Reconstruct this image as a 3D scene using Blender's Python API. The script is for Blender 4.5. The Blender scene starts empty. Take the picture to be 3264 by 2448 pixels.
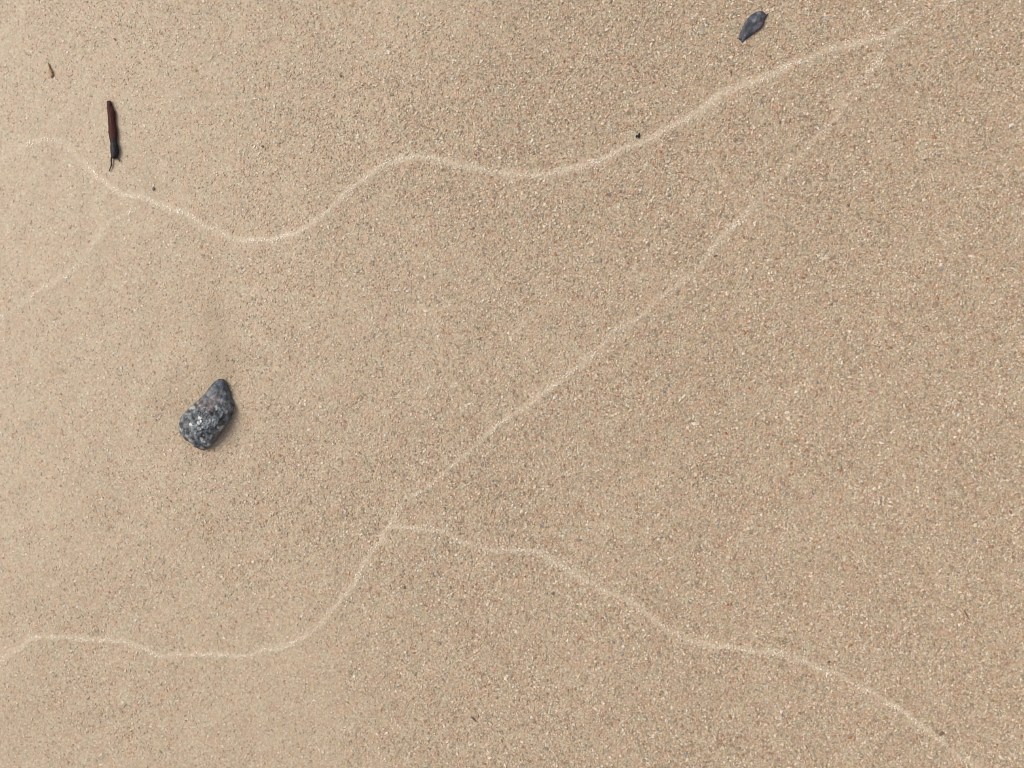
import bpy, math, random
import numpy as np
from mathutils import Vector
rng = np.random.default_rng(7)
S = bpy.context.scene
C = S.collection

# ---------------------------------------------------------------- camera, sky, sun, exposure
W = 0.40                       # metres of sand across the frame
H = 0.345                      # camera height above the sand
PX = W / 3264.0                # one photograph pixel on the sand
cam_d = bpy.data.cameras.new('camera'); cam = bpy.data.objects.new('camera', cam_d); C.objects.link(cam)
cam_d.sensor_width = 36; cam_d.lens = 36 * H / W
cam_d.clip_start = 0.01; cam_d.clip_end = 500
cam.location = (0, 0, H); cam.rotation_euler = (0, 0, 0)
S.camera = cam

SUN_EL, SUN_AZ = 48.0, 158.0   # light arrives from the left and a little from the top
wd = bpy.data.worlds.new("World"); S.world = wd; wd.use_nodes = True
nt = wd.node_tree
sky = nt.nodes.new('ShaderNodeTexSky'); sky.sky_type = 'NISHITA'; sky.sun_disc = False
sky.sun_elevation = math.radians(SUN_EL); sky.sun_rotation = math.radians(90 - SUN_AZ)
sky.air_density = 1.0; sky.dust_density = 5.0; sky.ozone_density = 1.0
hs = nt.nodes.new('ShaderNodeHueSaturation'); hs.inputs['Saturation'].default_value = 0.4     # thin overcast: a paler sky
nt.links.new(sky.outputs[0], hs.inputs['Color']); nt.links.new(hs.outputs[0], nt.nodes['Background'].inputs[0])
nt.nodes['Background'].inputs[1].default_value = 0.13
sd = bpy.data.lights.new('sun', 'SUN'); sd.energy = 1.3; sd.angle = math.radians(36); sd.color = (1, 0.95, 0.88)
sun = bpy.data.objects.new('sun', sd); C.objects.link(sun)
a, e = math.radians(SUN_AZ), math.radians(SUN_EL)
sun.rotation_euler = Vector((math.cos(a)*math.cos(e), math.sin(a)*math.cos(e), math.sin(e))).to_track_quat('Z', 'Y').to_euler()
S.cycles.filter_width = 1.0
S.view_settings.view_transform = 'Standard'; S.view_settings.look = 'None'
S.view_settings.exposure = 0.14; S.view_settings.gamma = 1

# ---------------------------------------------------------------- helpers
def P(x, y, h=0.0):
    """photograph pixel (3264 wide) -> metres on the sand for a point h above it"""
    k = (H - h) / H
    return np.array([(x - 1632) * PX * k, (1224 - y) * PX * k])
def tag(o, label=None, cat=None, group=None, kind=None):
    if label: o['label'] = label
    if cat: o['category'] = cat
    if group: o['group'] = group
    if kind: o['kind'] = kind
    return o
def mesh_obj(name, verts, faces, mat, parent=None, smooth=True, loc=None):
    me = bpy.data.meshes.new(name)
    me.from_pydata([tuple(map(float, v)) for v in verts], [], [tuple(map(int, f)) for f in faces])
    me.materials.append(mat)
    if smooth: me.polygons.foreach_set('use_smooth', [True]*len(me.polygons))
    me.update()
    o = bpy.data.objects.new(name, me); C.objects.link(o)
    if parent: o.parent = parent
    if loc is not None: o.location = loc
    return o
def fast_mesh(name, co, tris, mat, smooth=False, attrs={}):
    me = bpy.data.meshes.new(name)
    nv, nf, k = len(co), len(tris), tris.shape[1]
    me.vertices.add(nv); me.vertices.foreach_set('co', co.astype(np.float32).ravel())
    me.loops.add(nf*k); me.loops.foreach_set('vertex_index', tris.astype(np.int32).ravel())
    me.polygons.add(nf); me.polygons.foreach_set('loop_start', np.arange(0, nf*k, k, dtype=np.int32))
    me.polygons.foreach_set('loop_total', np.full(nf, k, dtype=np.int32))
    me.polygons.foreach_set('use_smooth', np.full(nf, smooth))
    me.materials.append(mat)
    for n, v in attrs.items():
        at = me.attributes.new(n, 'FLOAT', 'POINT'); at.data.foreach_set('value', v.astype(np.float32))
    me.update(); me.validate()
    o = bpy.data.objects.new(name, me); C.objects.link(o)
    return o
class N:
    """tiny node-tree builder"""
    def __init__(s, name):
        s.m = bpy.data.materials.new(name); s.m.use_nodes = True; s.t = s.m.node_tree
        s.b = s.t.nodes['Principled BSDF']; s.co = s.t.nodes.new('ShaderNodeTexCoord').outputs['Object']
    def put(s, inp, v):
        if isinstance(v, bpy.types.NodeSocket): s.t.links.new(v, inp)
        elif v is not None: inp.default_value = v
    def noise(s, scale, detail=2, rough=0.5, out=0, co=None):
        n = s.t.nodes.new('ShaderNodeTexNoise'); s.put(n.inputs['Vector'], co or s.co)
        n.inputs['Scale'].default_value = scale; n.inputs['Detail'].default_value = detail; n.inputs['Roughness'].default_value = rough
        return n.outputs[out]
    def voro(s, scale, out='Distance', rand=1.0, co=None):
        n = s.t.nodes.new('ShaderNodeTexVoronoi'); s.put(n.inputs['Vector'], co or s.co)
        n.inputs['Scale'].default_value = scale; n.inputs['Randomness'].default_value = rand
        return n.outputs[out]
    def math(s, op, a, b=None, clamp=False):
        n = s.t.nodes.new('ShaderNodeMath'); n.operation = op; n.use_clamp = clamp
        s.put(n.inputs[0], a); s.put(n.inputs[1], b); return n.outputs[0]
    def rng(s, v, a, b, c=0, d=1):
        n = s.t.nodes.new('ShaderNodeMapRange'); s.put(n.inputs[0], v)
        for i, x in enumerate((a, b, c, d)): s.put(n.inputs[i+1], x)
        return n.outputs[0]
    def ramp(s, v, stops, interp='LINEAR'):
        n = s.t.nodes.new('ShaderNodeValToRGB'); r = n.color_ramp; r.interpolation = interp
        while len(r.elements) < len(stops): r.elements.new(0.5)
        for el, (p, c) in zip(r.elements, stops): el.position = p; el.color = (*c, 1)
        s.put(n.inputs[0], v); return n.outputs[0]
    def mix(s, f, a, b, mode='MIX'):
        n = s.t.nodes.new('ShaderNodeMix'); n.data_type = 'RGBA'; n.blend_type = mode
        s.put(n.inputs[0], f)
        for i, v in ((6, a), (7, b)):
            s.put(n.inputs[i], (*v, 1) if isinstance(v, tuple) else v)
        return n.outputs[2]
    def attr(s, name):
        n = s.t.nodes.new('ShaderNodeAttribute'); n.attribute_name = name; return n.outputs['Fac']
    def sepx(s, v, i=0):
        n = s.t.nodes.new('ShaderNodeSeparateXYZ'); s.put(n.inputs[0], v); return n.outputs[i]
    def bump(s, h, dist, strength=1.0, prev=None):
        n = s.t.nodes.new('ShaderNodeBump'); n.inputs['Distance'].default_value = dist; n.inputs['Strength'].default_value = strength
        s.put(n.inputs['Height'], h)
        if prev: s.put(n.inputs['Normal'], prev)
        return n.outputs[0]
    def done(s, col, rough=0.6, spec=0.5, normal=None, coat=None):
        s.put(s.b.inputs['Base Color'], (*col, 1) if isinstance(col, tuple) else col)
        s.put(s.b.inputs['Roughness'], rough); s.put(s.b.inputs['Specular IOR Level'], spec)
        if normal: s.put(s.b.inputs['Normal'], normal)
        if coat: s.b.inputs['Coat Weight'].default_value = coat[0]; s.b.inputs['Coat Roughness'].default_value = coat[1]
        return s.m

# ---------------------------------------------------------------- swash lines (photograph read at 2212 px wide)
def line(pts): return np.array([P(x*3264/2212, y*3264/2212) for x, y, *_ in pts]), np.array([p[2] for p in pts], float), np.array([p[3] for p in pts], float)
# x, y, half width in px of the 2212 reading, strength
LA = line([(-60,360,6,.15),(30,330,6,.4),(75,308,7,.6),(115,300,7,.65),(150,312,7,.7),(172,334,6,.55),(192,356,7,.7),(215,385,7,.7),(240,402,7,.8),(270,420,7,1),(320,432,7,1),(370,447,7,.95),
   (410,468,8,.9),(450,490,7,.8),(500,515,7,.95),(550,520,8,1),(600,515,8,1),(650,500,8,1),(690,468,7,.9),(735,430,8,.9),(780,395,8,1),(820,362,9,1),(870,342,9,1),(930,345,9,1),
   (1000,358,9,1),(1060,368,8,.9),(1120,378,9,1),(1190,378,9,1),(1230,362,9,.9),(1290,348,11,1),(1340,325,9,1),(1400,300,9,.9),(1450,275,10,.9),(1500,250,11,1),(1545,212,10,1),
   (1590,190,10,1),(1640,172,11,1),(1700,145,11,1),(1760,122,9,.85),(1820,100,9,.8),(1880,85,12,.9),(1930,68,11,.85),(1975,38,9,.6),(2040,12,8,.45),(2120,-30,7,.6),(2250,-70,7,.5)])
LB = line([(318,436,5,.3),(270,462,6,.45),(228,490,5,.5),(195,545,5,.35),(150,590,5,.4),(100,625,6,.65),(40,660,5,.4),(0,690,5,.3),(-60,740,5,.2)])
LC = line([(1925,92,13,.4),(1903,125,15,.7),(1872,165,13,.5),(1832,220,11,.32),(1800,262,8,.55),(1740,325,8,.65),(1695,370,10,.4),(1650,420,11,.4),(1600,470,10,.75),(1560,515,9,.85),(1520,560,7,.7),
   (1470,610,7,.65),(1420,650,7,.6),(1380,685,6,.9),(1330,715,7,.8),(1280,770,8,.8),(1220,815,8,.8),(1160,865,7,.75),(1100,895,8,.85),(1060,925,8,.85),(1010,975,6,.7),(960,1020,6,.75),
   (900,1070,6,.7),(860,1100,6,.7),(845,1130,7,.8),(820,1170,7,.8),(790,1215,7,.9),(760,1265,8,1),(725,1310,6,.9),(690,1355,5,.7),(640,1385,6,.9),(590,1405,6,1),(540,1418,5,.9),
   (470,1415,6,1),(400,1415,6,1),(340,1415,6,1),(300,1398,6,1),(260,1385,6,1),(200,1382,6,1),(130,1378,6,1),(75,1378,6,1),(50,1400,6,.9),(15,1425,7,.7),(-60,1490,6,.5)])
LD = line([(845,1135,6,.8),(900,1138,7,.95),(960,1150,6,.8),(1010,1172,6,.8),(1080,1190,6,.8),(1150,1195,7,.9),(1200,1215,7,.9),(1270,1255,7,.9),(1340,1290,7,1),(1400,1330,7,.95),(1440,1358,6,.8),
   (1500,1385,7,.9),(1560,1392,8,1),(1620,1405,7,.9),(1680,1415,8,.9),(1740,1430,7,1),(1800,1455,7,.95),(1860,1485,6,.8),(1930,1520,7,.95),(1980,1560,6,.85),(2030,1595,7,.9),(2080,1635,7,.8),(2180,1700,7,.7),(2260,1790,6,.5)])
LINES = [LA, LB, LC, LD]
K = 3264/2212*PX
def smooth_line(L, n=5):
    p, w, s = L
    # Catmull-Rom resample
    out = []
    for i in range(len(p)-1):
        p0, p1, p2, p3 = p[max(i-1, 0)], p[i], p[i+1], p[min(i+2, len(p)-1)]
        for t in np.arange(0, 1, 1/n):
            q = 0.5*((2*p1)+(-p0+p2)*t+(2*p0-5*p1+4*p2-p3)*t*t+(-p0+3*p1-3*p2+p3)*t**3)
            out.append([q[0], q[1], (w[i]*(1-t)+w[i+1]*t)*K, s[i]*(1-t)+s[i+1]*t])
    return np.array(out)
SL = []
for L, wk in zip(LINES, (1, 1.1, .95, 1)):
    q = smooth_line(L); q[:, 2] *= wk
    for c in (0, 1):       # small wander so that the line is not a clean spline
        d = rng.normal(0, 1, len(q)); d = np.convolve(d, np.ones(4)/4, 'same'); q[:, c] += d*0.00085
    SL.append(q)

def vnoise(x, y, scale, seed):
    r = np.random.default_rng(seed); g = r.random((256, 256))
    u, v = x*scale+1000.3, y*scale+1000.7
    i, j = np.floor(u).astype(int), np.floor(v).astype(int); fu, fv = u-i, v-j
    fu = fu*fu*(3-2*fu); fv = fv*fv*(3-2*fv); i %= 256; j %= 256; i1, j1 = (i+1) % 256, (j+1) % 256
    return (g[i, j]*(1-fu)*(1-fv)+g[i1, j]*fu*(1-fv)+g[i, j1]*(1-fu)*fv+g[i1, j1]*fu*fv)-0.5
STONE = P(660, 1330)
def coarseness(x, y):                 # grains finer to the left; paler, flatter tone there paints in sky sheen
    t = np.clip((x+.245)/.34+0.45*vnoise(x, y, 14, 9), 0, 1); return t*t*(3-2*t)
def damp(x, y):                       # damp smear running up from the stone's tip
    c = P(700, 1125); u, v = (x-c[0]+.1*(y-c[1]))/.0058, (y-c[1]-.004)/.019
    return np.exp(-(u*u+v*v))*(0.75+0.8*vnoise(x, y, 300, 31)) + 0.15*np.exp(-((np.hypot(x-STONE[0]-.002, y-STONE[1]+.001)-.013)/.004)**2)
def ground_z(x, y):
    fade = np.clip(1.6-np.hypot(x, y)/0.6, 0, 1)
    z = 0.0011*vnoise(x, y, 18, 1)+0.0005*vnoise(x, y, 55, 2)+0.00022*vnoise(x, y, 160, 3)
    z = z*(0.35+0.65*fade)
    d = np.hypot((x-STONE[0]), (y-STONE[1])*0.9)
    z = z - 0.0009*np.exp(-(d/0.015)**2) + 0.0002*np.exp(-((d-0.023)/0.006)**2)
    # far beyond the frame: broad beach undulation
    far = np.clip(np.hypot(x, y)-1.0, 0, 12)/12
    return z + far*(0.12*vnoise(x, y, 0.25, 5)+0.03*vnoise(x, y, 1.2, 6))
def ridge(x, y):
    r = np.zeros_like(x)
    for q in SL:
        for i in range(len(q)-1):
            ax, ay, aw, as_ = q[i]; bx, by, bw, bs = q[i+1]
            lo = (x > min(ax, bx)-.006) & (x < max(ax, bx)+.006) & (y > min(ay, by)-.006) & (y < max(ay, by)+.006)
            if not lo.any(): continue
            X, Y = x[lo], y[lo]
            t = np.clip(((X-ax)*(bx-ax)+(Y-ay)*(by-ay))/((bx-ax)**2+(by-ay)**2+1e-12), 0, 1)
            d = np.hypot(X-ax-t*(bx-ax), Y-ay-t*(by-ay)); w = aw*(1-t)+bw*t
            r[lo] = np.maximum(r[lo], (as_*(1-t)+bs*t)*np.exp(-(d/(w*.85))**2))
    return r

# ---------------------------------------------------------------- sand: one sheet to the horizon
m = N('sand')
warp = m.noise(900, 1, out=1)
big = m.rng(m.noise(22, 3), 0.3, 0.7, 0, 1)
cell = m.voro(1350, 'Color')
cx = m.sepx(cell, 0); cy = m.sepx(cell, 1)
def warm(c): return (c[0]*.955, c[1]*.978, c[2]*.995)
TAN = [(0, (.13,.085,.05)), (.07, (.24,.17,.11)), (.2, (.36,.25,.155)), (.42, (.45,.32,.205)), (.62, (.52,.39,.265)), (.82, (.58,.45,.32)), (.95, (.68,.56,.43)), (1, (.80,.70,.57))]
TAN = [(p, warm(c)) for p, c in TAN]
HUE = [(p, warm(c)) for p, c in [(0, (.58,.24,.11)), (.08, (.56,.34,.19)), (.5, (.53,.41,.27)), (.8, (.50,.42,.28)), (.93, (.47,.45,.38)), (1, (.38,.42,.42))]]
BLO = [(p, warm(c)) for p, c in [(0.30, (.49,.44,.30)), (0.42, (.54,.41,.25)), (0.52, (.52,.38,.26)), (0.62, (.56,.34,.20)), (0.72, (.53,.34,.28))]]
grain = m.ramp(cx, TAN)
hue = m.ramp(cy, HUE)
grain = m.mix(0.38, grain, hue)
blotch = m.ramp(m.noise(170, 3, 0.6), BLO)
grain = m.mix(0.4, grain, blotch)
left_sheen = m.math('SUBTRACT', 1.0, m.attr('coarse'))
grain = m.mix(m.math('MULTIPLY', left_sheen, 0.35), grain, warm((.48,.38,.262)))  # flat tan blended in leftwards, putting the wet sheen into the colour
edge = m.voro(1350, 'Distance')
gap = m.rng(edge, 0.45, 0.8, 1.0, 0.55)
n = m.t.nodes.new('ShaderNodeMix'); n.data_type = 'RGBA'; n.blend_type = 'MULTIPLY'; m.put(n.inputs[0], m.math('MULTIPLY_ADD', m.attr('coarse'), 0.55)); n.inputs[0].links[0].from_node.inputs[2].default_value = 0.2
cmb = m.t.nodes.new('ShaderNodeCombineColor')
for i in range(3): m.put(cmb.inputs[i], gap)
m.put(n.inputs[6], grain); m.put(n.inputs[7], cmb.outputs[0]); grain = n.outputs[2]
sw = m.attr('swash')
swn = m.math('MULTIPLY', sw, m.rng(m.noise(800, 2), 0.3, 0.65, 0.3, 1.0), True)
col = m.mix(m.math('MULTIPLY', swn, 0.36), grain, (.76,.66,.51))
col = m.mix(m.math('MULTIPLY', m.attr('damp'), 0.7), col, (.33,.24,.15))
b1 = m.bump(m.math('MULTIPLY', m.math('SUBTRACT', 1.0, edge), m.math('MULTIPLY_ADD', m.attr('coarse'), 0.7)), 0.0003, 0.4)
b1.node.inputs['Height'].links[0].from_node.inputs[1].links[0].from_node.inputs[2].default_value = 0.3
b2 = m.bump(m.noise(420, 3), 0.0004, 0.35, b1)
SAND = m.done(col, 0.55, 0.4, b2)

def axis(lim, step, far):
    core = np.arange(-lim, lim+step/2, step)
    out = []; s = step; v = lim
    while v < far: s *= 1.28; v += s; out.append(v)
    out = np.array(out); return np.concatenate([-out[::-1], core, out])
xs, ys = axis(0.27, 0.001, 150), axis(0.21, 0.001, 150)
X, Y = np.meshgrid(xs, ys)
R = ridge(X.ravel(), Y.ravel())
Z = ground_z(X.ravel(), Y.ravel()) + R*0.00022
co = np.stack([X.ravel(), Y.ravel(), Z], 1)
nx, ny = len(xs), len(ys)
i = np.arange(nx-1)[None, :]+np.arange(ny-1)[:, None]*nx; i = i.ravel()
quads = np.stack([i, i+1, i+1+nx, i+nx], 1)
g = fast_mesh('sand', co, quads, SAND, True, {'swash': R, 'coarse': coarseness(co[:, 0], co[:, 1]), 'damp': damp(co[:, 0], co[:, 1])})
tag(g, 'smooth damp tan beach sand crossed by thin pale swash lines', 'sand', kind='structure')

# ---------------------------------------------------------------- loose grains (nobody could count them)
def grains_mesh(name, x, y, r, tone, hue, mat, lift=0.25, zoff=0.0, flat=1.0):
    n = len(x)
    base = np.array([[1,0,0],[-1,0,0],[0,1,0],[0,-1,0],[0,0,1],[0,0,-1]], float)
    tri = np.array([[0,2,4],[2,1,4],[1,3,4],[3,0,4],[2,0,5],[1,2,5],[3,1,5],[0,3,5]])
    v = base[None]*rng.uniform(.65, 1.25, (n, 6, 1)) + rng.normal(0, .16, (n, 6, 3))
    q = rng.normal(size=(n, 4)); q /= np.linalg.norm(q, axis=1)[:, None]
    w_, a_, b_, c_ = q.T
    Rm = np.stack([1-2*(b_*b_+c_*c_), 2*(a_*b_-w_*c_), 2*(a_*c_+w_*b_), 2*(a_*b_+w_*c_), 1-2*(a_*a_+c_*c_), 2*(b_*c_-w_*a_), 2*(a_*c_-w_*b_), 2*(b_*c_+w_*a_), 1-2*(a_*a_+b_*b_)], 1).reshape(n, 3, 3)
    st = np.stack([rng.uniform(.8, 1.35, n), rng.uniform(.7, 1.0, n), rng.uniform(.6, .9, n)], 1)
    v = v*st[:, None]*r[:, None, None]
    v = np.einsum('nij,nkj->nki', Rm, v); v[:, :, 2] *= np.broadcast_to(flat, n)[:, None]
    z = ground_z(x, y) + zoff + r*lift
    v = v + np.stack([x, y, z], 1)[:, None]
    f = tri[None]+6*np.arange(n)[:, None, None]
    return fast_mesh(name, v.reshape(-1, 3), f.reshape(-1, 3), mat, False, {'tone': np.repeat(tone, 6), 'tint': np.repeat(hue, 6), 'coarse': np.repeat(coarseness(x, y), 6), 'damp': np.repeat(damp(x, y), 6)})
m = N('sand_grain')
c1 = m.ramp(m.attr('tone'), TAN)
c2 = m.mix(0.5, m.ramp(m.attr('tint'), HUE), m.ramp(m.noise(170, 3, 0.6), BLO))
gc = m.mix(m.math('MULTIPLY', m.math('SUBTRACT', 1.0, m.attr('coarse')), 0.12), m.mix(0.42, c1, c2), warm((.48,.38,.262)))
gc = m.mix(m.math('MULTIPLY', m.attr('damp'), 0.7), gc, (.33,.24,.15))
GRAIN = m.done(gc, 0.42, 0.5)
m = N('coarse_sand_grain')
STEEP = [(0, (.035,.026,.018)), (.14, (.12,.085,.058)), (.32, (.29,.21,.14)), (.5, (.46,.345,.235)), (.66, (.57,.45,.32)), (.82, (.70,.59,.46)), (1, (.82,.74,.62))]
VIVID = [(0, (.60,.16,.07)), (.07, (.58,.27,.11)), (.16, (.58,.38,.19)), (.30, (.52,.40,.25)), (.5, (.50,.38,.26)), (.66, (.48,.43,.26)), (.8, (.55,.36,.29)), (.9, (.46,.45,.41)), (1, (.33,.37,.39))]
gc = m.mix(0.42, m.ramp(m.attr('tone'), STEEP), m.ramp(m.attr('tint'), VIVID))
gc = m.mix(0.15, gc, m.ramp(m.noise(170, 3, 0.6), BLO))
gc = m.mix(m.math('MULTIPLY', m.math('SUBTRACT', 1.0, m.attr('coarse')), 0.12), gc, warm((.48,.38,.262)))
COARSE = m.done(m.mix(m.math('MULTIPLY', m.attr('damp'), 0.7), gc, (.33,.24,.15)), 0.5, 0.4)
NG = 300000
gx = rng.uniform(-.27, .27, NG); gy = rng.uniform(-.21, .21, NG)
keep = rng.random(NG) < np.clip((0.27-np.abs(gx))/0.05, 0, 1)*np.clip((0.21-np.abs(gy))/0.04, 0, 1)
gx, gy = gx[keep], gy[keep]; n = len(gx)
coarse = coarseness(gx, gy)
keep = rng.random(n) < .55+.45*coarse; gx, gy, coarse = gx[keep], gy[keep], coarse[keep]; n = len(gx)
gr = rng.uniform(.00019, .00038, n)*(0.74+0.38*coarse)
gt = np.clip(0.53+rng.normal(0, 1, n)*(0.22+0.10*coarse), 0, 1)
gt = np.maximum(gt, .12*(1-coarse))
dk = rng.random(n) < 0.014*coarse; gt[dk] *= 0.25
og = grains_mesh('sand_grains', gx, gy, gr, gt, rng.random(n), GRAIN, 0.1*coarse, 0.0, .22+.43*coarse)
tag(og, 'loose tan, orange and grey grains scattered thickly over the damp sand', 'sand grains', kind='stuff')

NC = 360000
gx = rng.uniform(-.27, .27, NC); gy = rng.uniform(-.21, .21, NC); cs = coarseness(gx, gy)
keep = (rng.random(NC) < np.clip((0.27-np.abs(gx))/0.05, 0, 1)*np.clip((0.21-np.abs(gy))/0.04, 0, 1)) & (rng.random(NC) < 0.45+0.55*cs) & (vnoise(gx, gy, 120, 41)+vnoise(gx, gy, 330, 42) > rng.uniform(-1.1, .7, NC))
gx, gy, cs = gx[keep], gy[keep], cs[keep]
keep = ridge(gx, gy)*1.35 < rng.random(len(gx)); gx, gy, cs = gx[keep], gy[keep], cs[keep]; n = len(gx)
gr = rng.gamma(9, 1/9, n).clip(.5, 1.9)*.00048*(.80+.20*cs)
gt = np.clip(0.52+rng.normal(0, 1, n)*(.30+.12*cs), 0, 1)
gt = np.maximum(gt, .16*(1-cs))
gt[rng.random(n) < .03*cs] *= .2
gh = rng.random(n)
oc = grains_mesh('coarse_grains', gx, gy, gr, gt, gh, COARSE, 0.05, .00003+.00009*cs, .22+.28*cs)
tag(oc, 'coarser mixed white, orange, grey and dark grains lying thickest on the right half', 'coarse sand grains', kind='stuff')

def swash_line(q, label):
    xs_, ys_, rs, ts = [], [], [], []
    for i in range(len(q)-1):
        ax, ay, aw, s_ = q[i]; bx, by, bw, _ = q[i+1]
        L = math.hypot(bx-ax, by-ay); k = rng.poisson(L*aw*2*s_*2.5e6)
        t = rng.random(k); o = rng.normal(0, .50, k)*aw*(1+1.3*float(vnoise(np.array([ax]), np.array([ay]), 260, 51)[0]))
        px_, py_ = ax+(bx-ax)*t-(by-ay)/L*o, ay+(by-ay)*t+(bx-ax)/L*o
        xs_.append(px_); ys_.append(py_)
    x, y = np.concatenate(xs_), np.concatenate(ys_)
    k = vnoise(x, y, 900, 21)+1.5*vnoise(x, y, 420, 22)+0.6*vnoise(x, y, 130, 23) > -0.22+0.6*(rng.random(len(x))-.5)
    x, y = x[k], y[k]; n = len(x)
    r = rng.uniform(.00018, .00042, n); t = np.clip(rng.normal(.86, .17, n), 0.15, 1)
    o = grains_mesh('swash_line', x, y, r, t, rng.uniform(.3, .9, n), PALE, 0.1, .00012+.00018*coarseness(x, y), .28+.32*coarseness(x, y))
    return tag(o, label, 'swash line', 'pale swash lines left on the sand', 'stuff')
m = N('pale_grain')
PALE = m.done(m.mix(0.35, m.ramp(m.attr('tone'), STEEP), (.80,.70,.56)), 0.5, 0.5)
swash_line(SL[0], 'widest pale wavy swash line, running from beside the twig up to the top right corner')
swash_line(SL[1], 'short faint pale swash line slanting down to the left edge below the twig')
swash_line(SL[2], 'long diagonal pale swash line passing right of and below the speckled stone to the lower left')
swash_line(SL[3], 'pale swash line branching off the long diagonal one and running to the bottom right corner')

# ---------------------------------------------------------------- speckled stone
def resample(poly, n):
    p = np.array(poly, float); q = np.vstack([p, p[:1]])
    d = np.r_[0, np.cumsum(np.hypot(*np.diff(q, axis=0).T))]; s = np.linspace(0, d[-1], n, endpoint=False)
    r = np.stack([np.interp(s, d, q[:, 0]), np.interp(s, d, q[:, 1])], 1)
    return (np.roll(r, 1, 0)+18*r+np.roll(r, -1, 0))/20
def n3(p, scale, seed):
    from mathutils import noise
    return np.array([noise.noise(Vector(v)*scale+Vector((seed, seed*2.3, 0))) for v in p])
out = [(1118,250),(1172,335),(1226,450),(1244,556),(1305,660),(1290,790),(1200,950),(1130,1085),(1005,1240),(885,1395),(800,1432),(650,1395),(560,1315),(440,1240),(350,1130),(335,1040),(390,920),(490,790),(620,670),(735,570),(805,490),(868,400),(950,305),(1035,245)]
out = [(500+x*0.1929, 1160+y*0.1929) for x, y in out]
out = np.array([P(x-6, y, 0.002) for x, y in resample(out, 180)])
cen = np.array([P(660, 1345, 0.002)])[0]
m = N('speckled_granite')
w = m.noise(330, 2, out=1)
d1 = m.t.nodes.new('ShaderNodeVectorMath'); d1.operation = 'MULTIPLY_ADD'; m.put(d1.inputs[0], w); d1.inputs[1].default_value = (.0018,)*3; m.put(d1.inputs[2], m.co)
wc = d1.outputs[0]
base = m.ramp(m.noise(420, 4, 0.65), [(.34, (.010,.011,.014)), (.44, (.045,.052,.062)), (.54, (.13,.145,.155)), (.66, (.25,.265,.27))])
vn = m.t.nodes.new('ShaderNodeTexVoronoi'); m.put(vn.inputs['Vector'], wc); vn.inputs['Scale'].default_value = 540
sz = m.math('MULTIPLY', m.math('POWER', m.sepx(vn.outputs['Color'], 0), 1.8), .72)
spots = m.rng(m.math('SUBTRACT', sz, vn.outputs['Distance']), -.05, .12, 0, 1)
vl = m.t.nodes.new('ShaderNodeVectorMath'); vl.operation = 'DISTANCE'; m.put(vl.inputs[0], m.co); vl.inputs[1].default_value = (.001, -.0005, .007)
patch = m.rng(vl.outputs['Value'], .0035, .011, 1.35, .45)
spots = m.math('MULTIPLY', m.math('MULTIPLY', spots, m.rng(m.noise(170, 2), .33, .52, .3, 1)), patch, True)
tipmask = m.attr('tip')
spots2 = m.math('MULTIPLY', spots, m.rng(m.math('ADD', tipmask, m.math('MULTIPLY', m.noise(300, 2), .8)), .3, 1.3, 1, 0.15))
pale = m.ramp(m.noise(240, 2, co=wc), [(.45, (.56,.58,.56)), (.6, (.72,.62,.54))])
c = m.mix(spots2, base, pale)
c = m.mix(m.math('MULTIPLY', m.ramp(m.noise(130, 2), [(.52, (0,0,0)), (.66, (1,1,1))]), 0.35), c, (.22,.13,.115))
c = m.mix(m.math('MULTIPLY', tipmask, 0.6), c, (.045,.055,.08))
bb = m.bump(m.noise(700, 4, 0.65), 0.0006, 0.8)
bb = m.bump(m.voro(520), 0.0006, 0.6, bb)
STONEM = m.done(c, m.rng(m.noise(300, 2), .3, .7, .3, .6), 0.5, bb)
NA, NR = 180, 44
verts, tips = [], []
hm = 0.0082
def rock_z(x, y, r):
    # x, y relative to centre in metres
    prof = (1-r**2.6)**0.62
    tilt = 1.0 + 9*(x*0.6 - y*0.3)             # crest towards the right
    tipf = np.clip((y-0.005)/0.010, 0, 1)      # the narrow end drops to a low knob behind a groove
    crest = 1-0.45*tipf
    return hm*prof*tilt*crest, tipf
fac = [(Vector((random.Random(k).gauss(0,1), random.Random(k+50).gauss(0,1), random.Random(k+90).uniform(.4,1.4))).normalized(), random.Random(k+7).uniform(.0056, .0080)) for k in range(18)]
for side in (1, -1):
    for j in range(NR+1 if side == 1 else NR):
        r = j/NR if side == 1 else 1-(j+1)/NR
        for i in range(NA):
            x, y = (out[i]-cen)*(r if side == 1 else r*0.93 if j == 0 else r*0.93)
            z, tf = rock_z(x, y, min(r, 1))
            if side == -1: z = -0.45*z
            verts.append((x, y, z)); tips.append(float(tf))
V = np.array(verts)
for d, lim in fac:                              # a few broken flat faces
    D = np.array(d); q = V*np.array([.62, .55, 1]); s = q@D-lim*0.78
    k = s > 0; V[k] -= (s[k][:, None]*D)*(0.95*np.clip((.0145-V[k, 1])/.0055, 0, 1))[:, None]*np.array([.12, .12, 1])
nn = n3(V, 220, 3)*0.00025+n3(V, 560, 8)*0.0003+n3(V, 1300, 5)*0.0002
dirv = V/np.maximum(np.linalg.norm(V, axis=1), 1e-4)[:, None]
up = np.clip(1-np.hypot(V[:, 0], V[:, 1])/0.02, 0.25, 1)
V = V+dirv*nn[:, None]*np.clip(1.3-V[:, 1]/.018, .4, 1)[:, None]+np.array([0, 0, 1])*(nn*up*0.6)[:, None]
rows = 2*NR+1; faces = []
for j in range(rows-1):
    for i in range(NA):
        a_, b_ = j*NA+i, j*NA+(i+1) % NA; faces.append((a_, a_+NA, b_+NA, b_))
so = mesh_obj('stone', V, faces, STONEM, loc=(cen[0], cen[1], 0.0008))
at = so.data.attributes.new('tip', 'FLOAT', 'POINT'); at.data.foreach_set('value', tips)
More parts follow.
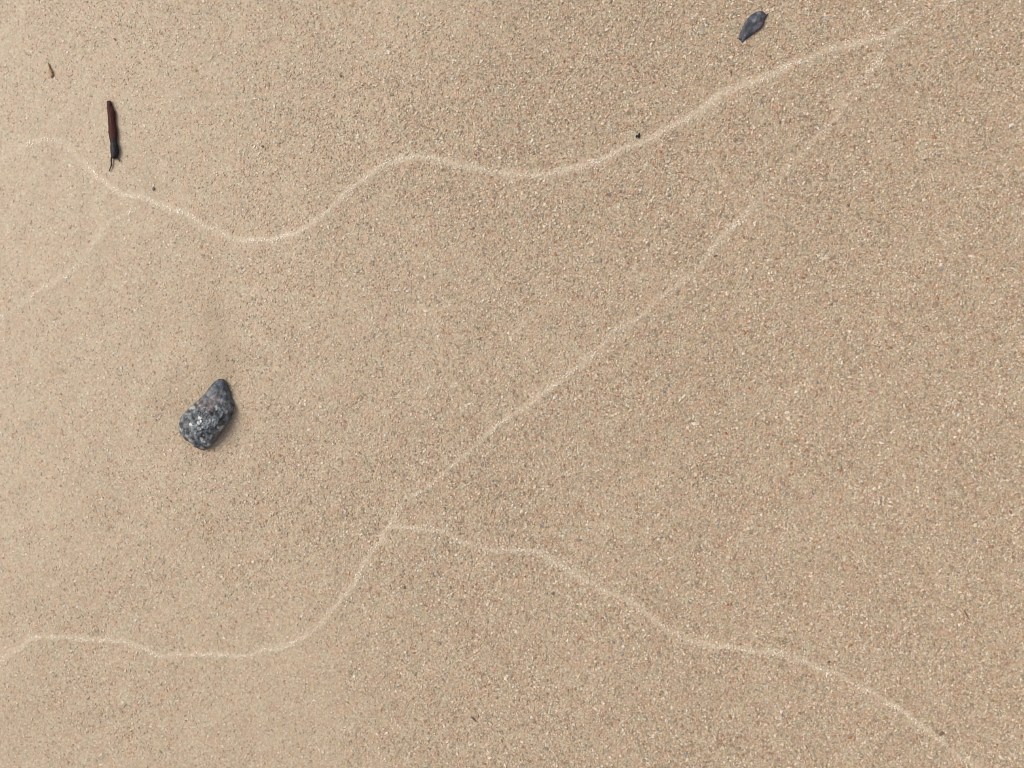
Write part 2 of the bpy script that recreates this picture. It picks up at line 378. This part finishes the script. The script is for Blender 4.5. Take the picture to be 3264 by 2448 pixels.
tag(so, 'dark grey stone speckled with white, largest thing on the sand, with one pointed end', 'stone')

# ---------------------------------------------------------------- shapes from an outline with real thickness
def slab(poly, h, n=96, rings=14, power=2.2, thick=0.5, jag=0.00008, seed=1, bow=0.0):
    p = resample(poly, n); c0 = p.mean(0); V = []
    for side in (1, -1):
        rr = np.linspace(0, 1, rings+1) if side == 1 else np.linspace(1, 0, rings+1)[1:]
        for r in rr:
            q = (p-c0)*r; z = h*(1-r**power)**0.5*(1 if side == 1 else -thick)
            for a_ in q: V.append((a_[0], a_[1], z+bow*(a_[0]**2+a_[1]**2)))
    V = np.array(V); V += np.random.default_rng(seed).normal(0, jag*.15, V.shape)
    V[:, 2] += n3(V, 420, seed)*jag*4; V[:, 0] += n3(V, 900, seed+3)*jag*2
    F = []
    for j in range(2*rings):
        for i in range(n): a_, b_ = j*n+i, j*n+(i+1) % n; F.append((a_, a_+n, b_+n, b_))
    return V, F, c0

# blue-grey chip near the top
m = N('blue_grey_chip')
c = m.ramp(m.noise(500, 3, .6), [(.3, (.034,.036,.042)), (.5, (.070,.073,.085)), (.72, (.13,.14,.155))])
c = m.mix(m.math('MULTIPLY', m.ramp(m.noise(700, 2), [(.58, (0,0,0)), (.70, (1,1,1))]), .6), c, (.24,.235,.26))
side = m.rng(m.math('ADD', m.sepx(m.co, 0), m.math('MULTIPLY', m.sepx(m.co, 1), -0.55)), 0.0012, 0.0032, 0, 0.75)
c = m.mix(side, c, (.085,.048,.058))
CHIP = m.done(c, .55, .25, m.bump(m.noise(900, 3), .0004, .8))
q = [(1290,400),(1440,385),(1530,475),(1600,500),(1672,445),(1660,490),(1578,575),(1520,690),(1480,880),(1400,985),(1210,1125),(1060,1215),(940,1320),(800,1400),(750,1490),(710,1480),(690,1410),(580,1360),(620,1240),(700,1050),(780,850),(860,740),(960,600),(1060,500),(1170,450)]
q = [P(2300+x*.09042, y*.09042, .0006) for x, y in q]
V, F, c0 = slab(q, .0008, 140, 12, 4.0, .5, seed=4)
V[:, 2] += .9*np.maximum(0, .0012-np.abs(V[:, 0]*.83-V[:, 1]*.55+.0003))*.06   # low keel along its length
ch = mesh_obj('stone_chip', V, F, CHIP, loc=(c0[0], c0[1], float(ground_z(c0[:1], c0[1:])[0])+.0006))
tag(ch, 'small flat blue-grey chip with a purple edge and pointed lower end, near the top edge', 'stone chip')

# red-brown twig piece
tw = bpy.data.objects.new('twig', None); C.objects.link(tw); tw.empty_display_size = .005
tc = P(357, 412); tz = float(ground_z(tc[:1], tc[1:])[0]); tw.location = (tc[0], tc[1], tz)
tag(tw, 'short red-brown twig with a blackened lower end and hair-thin fibre in the upper left', 'twig')
def TP(x, y): return P(240+x*.1809, 280+y*.1809, .001)-tc
def lofted(stations, flat=.62, n=20, seed=1, zc=.0009):
    st = []
    for k in range(len(stations)-1):
        (l0, r0, y0), (l1, r1, y1) = stations[k], stations[k+1]
        for t in np.linspace(0, 1, 7)[:-1]: st.append((l0+(l1-l0)*t, r0+(r1-r0)*t, y0+(y1-y0)*t))
    st.append(stations[-1]); V = []
    R_ = np.random.default_rng(seed)
    for l, r, y in st:
        A, B = TP(l, y), TP(r, y); c_, hw = (A+B)/2, abs(B[0]-A[0])/2*.88
        for i in range(n):
            th = 2*math.pi*i/n; cs, sn = math.cos(th), math.sin(th)
            V.append((c_[0]+hw*cs, c_[1], zc+hw*flat*sn+(hw*.1*sn if i % 5 == 0 else 0)))
    V = np.array(V); V[:, 2] += n3(V*np.array([1, .25, 1]), 1500, seed)*.00014; V[:, 0] += n3(V*np.array([1, .5, 1]), 700, seed+5)*.0001
    F = [(j*n+i, j*n+(i+1) % n, (j+1)*n+(i+1) % n, (j+1)*n+i) for j in range(len(st)-1) for i in range(n)]
    F.append(tuple(range(n-1, -1, -1))); F.append(tuple((len(st)-1)*n+i for i in range(n)))
    return V, F
m = N('red_brown_bark')
mp = m.t.nodes.new('ShaderNodeMapping'); mp.inputs['Scale'].default_value = (1, .18, 1); m.put(mp.inputs[0], m.co)
st = m.noise(1800, 3, .6, co=mp.outputs[0])
c = m.ramp(st, [(.3, (.030,.009,.007)), (.55, (.062,.020,.015)), (.8, (.10,.036,.028))])
c = m.mix(m.rng(m.sepx(m.co, 1), -.0022, -.0052, 0, 1), c, m.ramp(st, [(.3, (.014,.009,.010)), (.7, (.042,.030,.032))]))
BARK = m.done(c, .65, .15, m.bump(st, .0003, .6))
m = N('black_tip')
TIP = m.done(m.ramp(m.noise(900, 3), [(.3, (.010,.010,.014)), (.6, (.026,.018,.019)), (.8, (.055,.042,.042))]), .55, .2, m.bump(m.noise(1200, 2), .0002, .5))
m = N('dark_fibre'); FIB = m.done(m.ramp(m.noise(900), [(.3, (.035,.028,.016)), (.7, (.075,.058,.035))]), .6, .3)
V, F = lofted([(575,615,225),(550,640,240),(548,650,300),(556,690,380),(560,715,440),(568,716,560),(572,722,640),(576,745,730),(576,750,800),(592,748,880),(610,746,960),(618,760,1010)], seed=2)
mesh_obj('stem', V, F, BARK, tw)
V, F = lofted([(612,752,985),(612,766,1020),(614,780,1080),(617,779,1130),(622,770,1180),(630,750,1225),(645,720,1245)], .7, seed=6, zc=.00098)
mesh_obj('blunt_end', V, F, TIP, tw)
def tube(pts, r0, r1, n=7):
    V, F = [], []
    for k, p_ in enumerate(pts):
        t = k/(len(pts)-1); r = r0+(r1-r0)*t
        d = np.array(pts[min(k+1, len(pts)-1)])-np.array(pts[max(k-1, 0)]); d /= np.linalg.norm(d)
        s_ = np.cross(d, [0, 0, 1.]); s_ /= np.linalg.norm(s_); u_ = np.cross(s_, d)
        for i in range(n): a_ = 2*math.pi*i/n; V.append(np.array(p_)+r*(math.cos(a_)*s_+math.sin(a_)*u_))
    for k in range(len(pts)-1):
        for i in range(n): F.append((k*n+i, k*n+(i+1) % n, (k+1)*n+(i+1) % n, (k+1)*n+i))
    F += [tuple(range(n-1, -1, -1)), tuple((len(pts)-1)*n+i for i in range(n))]
    return V, F
fp = [(637,1215),(632,1260),(630,1300),(632,1335),(625,1375),(610,1410),(598,1440),(585,1465)]
V, F = tube([(*TP(x, y), .0008-.00004*k) for k, (x, y) in enumerate(fp)], .00033, .00020)
mesh_obj('fibre', V, F, FIB, tw)
fp = [(738,1225),(755,1250),(770,1275),(778,1295)]
V, F = tube([(*TP(x, y), .0007-.00005*k) for k, (x, y) in enumerate(fp)], .00022, .0002)
mesh_obj('fibre', V, F, FIB, tw)

# small brown husk fleck at the far left
m = N('straw_brown'); HUSK = m.done(m.ramp(m.noise(900, 2), [(.3, (.33,.21,.11)), (.7, (.46,.32,.18))]), .6, .3, m.bump(m.noise(1500, 2), .0002, .5))
q = [(805,450),(850,470),(885,530),(905,640),(950,700),(1000,770),(960,850),(1030,880),(1000,950),(935,985),(895,930),(880,860),(845,800),(870,700),(850,580),(820,520)]
q = [P(80+x*.0904, 160+y*.0904, .0002) for x, y in q]
V, F, c0 = slab(q, .00055, 60, 6, 2.2, .5, .00005, 9)
hk = mesh_obj('husk_fleck', V, F, HUSK, loc=(c0[0], c0[1], float(ground_z(c0[:1], c0[1:])[0])+.0004))
tag(hk, 'tiny light brown plant fleck lying alone above and left of the twig', 'plant fleck')

# ---------------------------------------------------------------- dark specks one can pick out
m = N('black_mineral'); BLK = m.done(m.ramp(m.noise(900), [(.3, (.010,.008,.006)), (.7, (.04,.03,.02))]), .5, .4)
m = N('dark_brown_mineral'); BRN = m.done(m.ramp(m.noise(900), [(.3, (.13,.09,.06)), (.7, (.22,.155,.10))]), .5, .4)
def speck(name, x, y, L, Wd, ang, mat, seed):
    import bmesh
    bm = bmesh.new(); bmesh.ops.create_icosphere(bm, subdivisions=2, radius=1.0)
    r = random.Random(seed)
    for v in bm.verts:
        k = 1+r.uniform(-.28, .28); v.co = Vector((v.co.x*L*PX/2*k, v.co.y*Wd*PX/2*k, v.co.z*Wd*PX/2*.8*k))
    me = bpy.data.meshes.new(name); bm.to_mesh(me); bm.free(); me.materials.append(mat)
    o = bpy.data.objects.new(name, me); C.objects.link(o)
    p = P(x, y, .0003); o.location = (p[0], p[1], float(ground_z(p[:1], p[1:])[0])+.00035); o.rotation_euler.z = math.radians(ang)
    return o
o = speck('black_grain', 2037, 432, 19, 8, 82, BLK, 1)
tag(o, 'black grain beside the widest swash line, darkest and largest of the specks', 'black grain')
o2 = speck('black_grain', 2029, 434, 10, 7, -30, BLK, 2); o2.name = 'crumb'; o2.parent = o
o2.location = o.matrix_basis.inverted() @ o2.location; o2.rotation_euler.z = 0
o = speck('slate_sliver', 1509, 2292, 22, 6, -45, BRN, 3)
tag(o, 'thin dark sliver lying slantwise at the bottom middle, below the branching swash line', 'sliver')
o = speck('hair_sliver', 3080, 1958, 36, 4, -62, BRN, 4)
tag(o, 'thin dark hair-like sliver at the lower right, above the end of the swash line', 'sliver')
o = speck('dark_grain', 2643, 2111, 10, 8, 20, BRN, 5)
tag(o, 'round dark grain on the upper rim of the bottom right swash line', 'black grain')
o = speck('dark_grain', 3001, 2338, 18, 11, 30, BRN, 6)
tag(o, 'dark olive grain beside the swash line nearest the bottom right corner', 'dark grain')
lst = [(1086,242,11,8,60,'in the upper middle above the trough of the widest swash line'),(836,466,11,10,0,'above the lowest bend of the widest swash line, right of the twig'),
 (488,601,15,10,80,'touching the upper rim of the swash line, just right of the twig'),(365,125,13,7,-50,'straight above the twig near the top edge'),
 (2329,229,16,9,75,'straight below the blue-grey chip'),
 (2705,653,15,12,45,'on the open sand right of the long diagonal swash line'),
 (2280,815,18,9,20,'on the middle of the long diagonal swash line'),(1289,1873,14,10,90,'just below the fork of the two lower swash lines'),
 (1763,1892,15,11,80,'just under the branching swash line near the centre bottom')]
for k, (x, y, L, w_, an, where) in enumerate(lst):
    o = speck('brown_grain', x, y, L, w_, an, BRN, 20+k); o.scale = (.72, .72, .5)
    tag(o, 'brown grain '+where, 'dark grain', 'small dark brown grains dotted over the sand')
